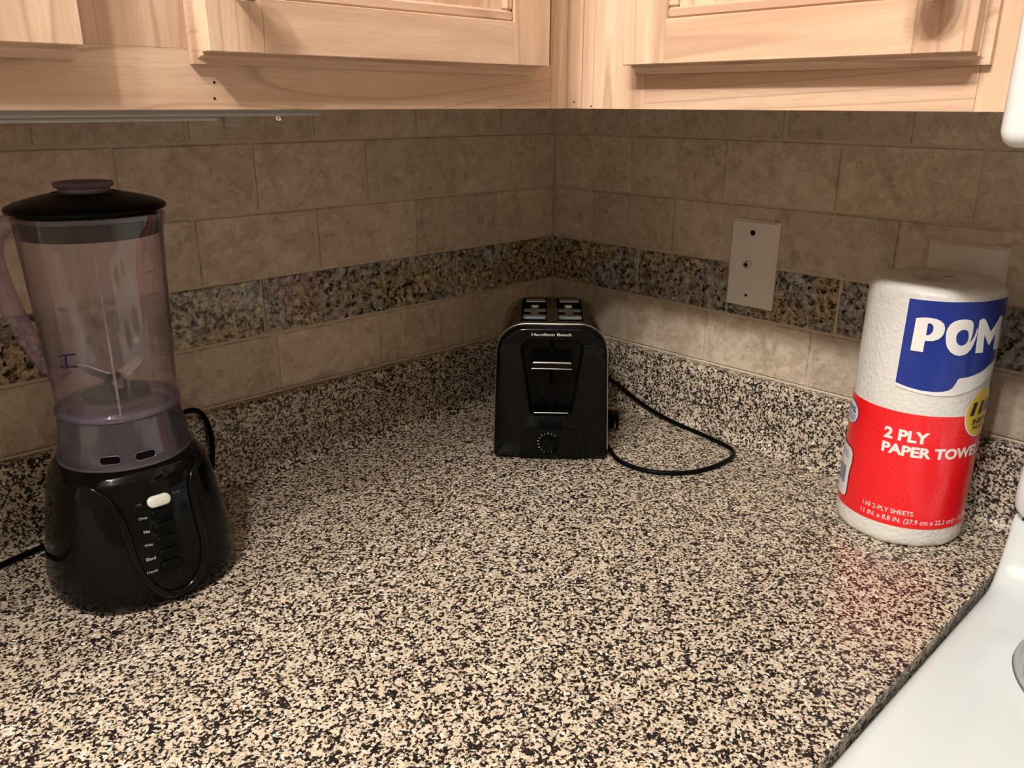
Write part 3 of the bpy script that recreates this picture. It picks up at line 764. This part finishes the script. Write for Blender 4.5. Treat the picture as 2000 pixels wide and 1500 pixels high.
# folded film over the core hole
b = bmesh.new()
P = [(-.012, -.016), (-.004, -.013), (.004, .000), (.000, .012), (-.006, .018), (-.010, .010), (-.008, 0), (-.012, -.008)]
V0 = [b.verts.new((x, y, .2768+.002*math.sin(i*2.1))) for i, (x, y) in enumerate(P)]; b.faces.new(V0)
obj('film_fold', b, m_clear('film', (.9, .9, .88), .25, (.6, .58, .54)), TW)
def lab(name, col, rough=.3):
    m = mat(name, col, rough, coat=.35, coat_r=.10); g = G(m)
    f_ = g.n('ShaderNodeBump'); f_.inputs['Distance'].default_value = .0012; f_.inputs['Strength'].default_value = .25
    g.l(g.noise(g.coords(False), 55, 3, .6, 1), f_.inputs['Height']); g.l(f_.outputs[0], g.p.inputs['Coat Normal']); return m
RED, BLUE, WHT, YEL, BLKI, DRED, GRYI, NAVY = lab('label_red', (.80, .008, .014)), lab('label_blue', (.004, .024, .235)), lab('label_white', (.78, .77, .75)), lab('label_yellow', (.70, .49, .045)), lab('label_black', (.01, .01, .012)), lab('label_dark_red', (.38, .004, .012)), lab('label_grey', (.42, .41, .40)), lab('label_navy', (.03, .06, .25))
def wrap(name, b, off, m, **k): return obj(name, place(b, lambda x, y: tp(x, y, off)), m, TW, smooth=60, **k)
# red band all round
rz = [.0225, .03, .045, .06, .075, .09, .105, .12, .135, .1483]
obj('red_band', loft([[tp(2*math.pi*RR*i/TSEG, z, .0004) for i in range(TSEG)] for z in rz], False, False), RED, TW, smooth=60)
b = bmesh.new()
for j in range(19):
    zc = .0275+j*.0064
    for i in range(66):
        a = -.2015+i*.0062+(j % 2)*.0031; zz = zc+.0022*math.sin(a*34+j*.35)
        if -.030 < a < .082 and .098 < zz < .134 and (zz < .118 or a < .022): continue
        if -.04 < a < .085 and .0245 < zz < .0445: continue
        if zz > .1455 or math.hypot(a-.075, zz-.150) < .030 or math.hypot(a+.079, zz-.128) < .016: continue
        if a < -.058 and a > -.11 and .030 < zz < .094: continue
        c = tp(a, zz, .0006); n_ = Vector((c.x, c.y, 0)).normalized(); t_ = Vector((-n_.y, n_.x, 0)); r_ = .00068
        b.faces.new([b.verts.new(c+t_*r_*math.cos(q)+Vector((0, 0, r_*1.25*math.sin(q)))) for q in [k*math.pi/3 for k in range(6)]])
obj('dot_print', b, DRED, TW, kind='stuff', label='dark red dots printed on the red band')
mm = lambda P: [(x/1000, y/1000) for x, y in P]
blue = [(-22, 264.3), (0, 264.6), (30, 265.2), (60, 265.6), (95, 265.6), (95, 204), (88, 202.5), (74, 199.5), (58.6, 193.2), (50, 191), (43.5, 189.8), (36, 189.2), (34.2, 188), (32.8, 183.8), (30.5, 179.5), (27, 176.6), (22, 175), (14, 174.2), (2.5, 174.2), (-9.4, 175.6), (-22.5, 178.2)]
sh = [(-22.6, 178.2), (-22.6, 175.4), (-9.4, 173.0), (3, 171.6), (17, 171.0), (32, 171.6), (46, 174.6), (60, 179), (75, 184.6), (95, 191), (95, 189), (75, 182.4), (60, 176.8), (46, 172.8), (32, 169.9), (17, 169.3), (3, 170.0), (-9.4, 171.6), (-23.0, 174.4)]
wbk = [(-22.9, 265.4), (30, 266.4), (95, 266.8), (95, 190), (75, 183.6), (60, 178), (46, 174), (32, 171.0), (17, 170.3), (3, 170.9), (-9.4, 172.5), (-22.9, 175.2)]
wrap('logo_shadow', poly_bm(mm(sh), .004), .0004, GRYI)
wrap('logo_border', poly_bm(mm(wbk), .004), .0006, WHT)
wrap('logo_panel', poly_bm(mm(blue), .004), .0008, BLUE, label='blue printed panel')
Pp = [(-12.9, 246.2), (-7, 247.6), (-1.4, 248.1), (4, 247.8), (8.5, 246.2), (12, 243.4), (13.6, 239.5), (13.6, 234.9), (12.4, 231.2), (9.8, 228.0), (5, 225.6), (-2.0, 224.9), (-2.0, 213.5), (-13.4, 213.6)]
Ph = [(-1.8, 242.6), (.4, 242.7), (2.3, 241.6), (3.6, 239.2), (3.6, 235.6), (2.4, 232.6), (.4, 230.9), (-1.8, 230.6)]
Oo = [(15.2, 232.9), (15.6, 238.5), (17.6, 243.2), (20.8, 246.2), (25.0, 248.0), (31, 248.6), (36.3, 247.7), (38.9, 245.4), (40.1, 241.0), (40.3, 235.4), (39.9, 230.4), (38.9, 225.6), (41.4, 229.0), (43.2, 233.6), (44.0, 240.2), (45.3, 237.0), (45.2, 231.4), (43.4, 223.0), (41.6, 218.6), (38.5, 214.9), (34.8, 212.9), (30.8, 212.3), (26.4, 213.2), (22.0, 215.9), (18.2, 220.6), (16.2, 226)]
Oh = [(26.6, 236.3), (29.0, 238.2), (32.1, 238.6), (35.0, 237.0), (36.3, 233.8), (36.8, 229.8), (36.4, 226.6), (34.8, 224.0), (31.4, 222.4), (28.2, 223.4), (25.8, 226.2), (24.8, 230.6), (25.2, 234)]
Mo = [(45.1, 246.9), (47.6, 248.8), (50.8, 248.7), (53.6, 246.2), (62.7, 234.6), (73.6, 246.6), (76.4, 248.4), (80.4, 248.2), (84.0, 245.6), (85.7, 213.6), (73.6, 214.6), (71.6, 231.5), (64.4, 221.0), (62.8, 221.2), (54.8, 232.0), (56.6, 214.3), (47.2, 214.5)]
def grow(P, k):   # outline pushed outwards for the dark drop edge
    n = len(P); out = []
    for i in range(n):
        a, c = P[i-1], P[(i+1) % n]; dx, dy = c[0]-a[0], c[1]-a[1]; l = math.hypot(dx, dy) or 1
        out.append((P[i][0]-dy/l*k, P[i][1]+dx/l*k))
    return out
DB = lab('label_deep_blue', (.004, .010, .10))
for pz, hz in ((Pp, (Ph,)), (Oo, (Oh,)), (Mo, ())):
    wrap('logo_letter_edge', poly_bm(mm([(x+.5, y-.9) for x, y in pz]), .003, [mm([(x+.5, y-.9) for x, y in h]) for h in hz]), .0010, DB)
    wrap('logo_letter', poly_bm(mm(pz), .003, [mm(h) for h in hz]), .0012, WHT, label='white letter on the blue panel')
def txt(name, body, x0, x1, y0, y1, m, off=.0008, **k): return wrap(name, text_bm(body, x0/1000, x1/1000, y0/1000, y1/1000, step=.004, **k), off, m)
txt('lettering', '2 PLY', -25.6, 17.6, 118.0, 130.6, WHT, bold=.042)
txt('lettering', 'PAPER TOWELS', -25.8, 91, 102.2, 114.0, WHT, bold=.042)
txt('fine_print', '110 2-PLY SHEETS', -36.3, 15.0, 36.8, 42.0, WHT, bold=.008)
txt('fine_print', '11 IN. x 8.8 IN. (27.9 cm x 22.3 cm) \u2022 73.9', -37.4, 80, 26.0, 33.2, WHT, bold=.008)
def ell(cx, cy, rx, ry, n=32): return [((cx+rx*math.cos(2*math.pi*i/n))/1000, (cy+ry*math.sin(2*math.pi*i/n))/1000) for i in range(n)]
wrap('badge_border', poly_bm(ell(74, 149.5, 24.6, 26.4), .004), .0010, WHT)
wrap('badge', poly_bm(ell(74, 149.5, 23.0, 24.8), .004), .0012, YEL, label='yellow round badge')
txt('badge_lettering', '110', 55.6, 93, 147.4, 162.0, BLKI, .0014, bold=.07, shear=.15)
txt('badge_lettering', 'SHEETS', 60.6, 90, 137.4, 143.6, BLKI, .0014, bold=.03, shear=.15)
txt('badge_lettering', 'PER ROLL', 62.6, 88, 131.6, 135.8, BLKI, .0014, bold=.02, shear=.15)
wrap('seal_border', poly_bm(ell(-80, 128.6, 18.8, 13.6), .004), .0010, NAVY)
wrap('seal', poly_bm(ell(-80, 128.6, 18.0, 12.8), .004), .0012, WHT, label='white round seal')
txt('seal_lettering', '100%', -93, -66.5, 128.6, 136.0, NAVY, .0014, bold=.03)
for y, x1 in ((125.2, -66), (122.4, -66.5), (119.6, -69)):      # lines of print too small to read
    wrap('seal_print', poly_bm([(-.094, y/1000), (x1/1000, y/1000), (x1/1000, (y+1.1)/1000), (-.094, (y+1.1)/1000)], .004), .0014, NAVY)
bxp = [(-112, 91), (-66, 89.5), (-61.6, 87.0), (-60.0, 83), (-60.2, 74), (-63, 62), (-62.6, 38), (-64, 34.0), (-67, 32.2), (-112, 30)]
wrap('info_box_border', poly_bm(mm([(x*1.012, 60.7+(y-60.7)*1.04) for x, y in bxp][:0] or grow(bxp, .9)), .004), .0010, BLKI)
wrap('info_box', poly_bm(mm(bxp), .004), .0012, WHT, label='white information box')
b = bmesh.new(); x = -.098
while x < -.0715:
    wd = random.choice((.0006, .0010, .0015)); merge(b, poly_bm([(x, .046), (x+wd, .046), (x+wd, .066), (x, .066)])); x += wd+random.choice((.0007, .0011))
wrap('barcode', b, .0014, NAVY)
for i, y in enumerate((82.5, 79.5, 76.5)):
    wrap('info_print', poly_bm([(-.096, y/1000), (-.069+i*.001, y/1000), (-.069+i*.001, (y+.9)/1000), (-.096, (y+.9)/1000)], .004), .0014, NAVY)
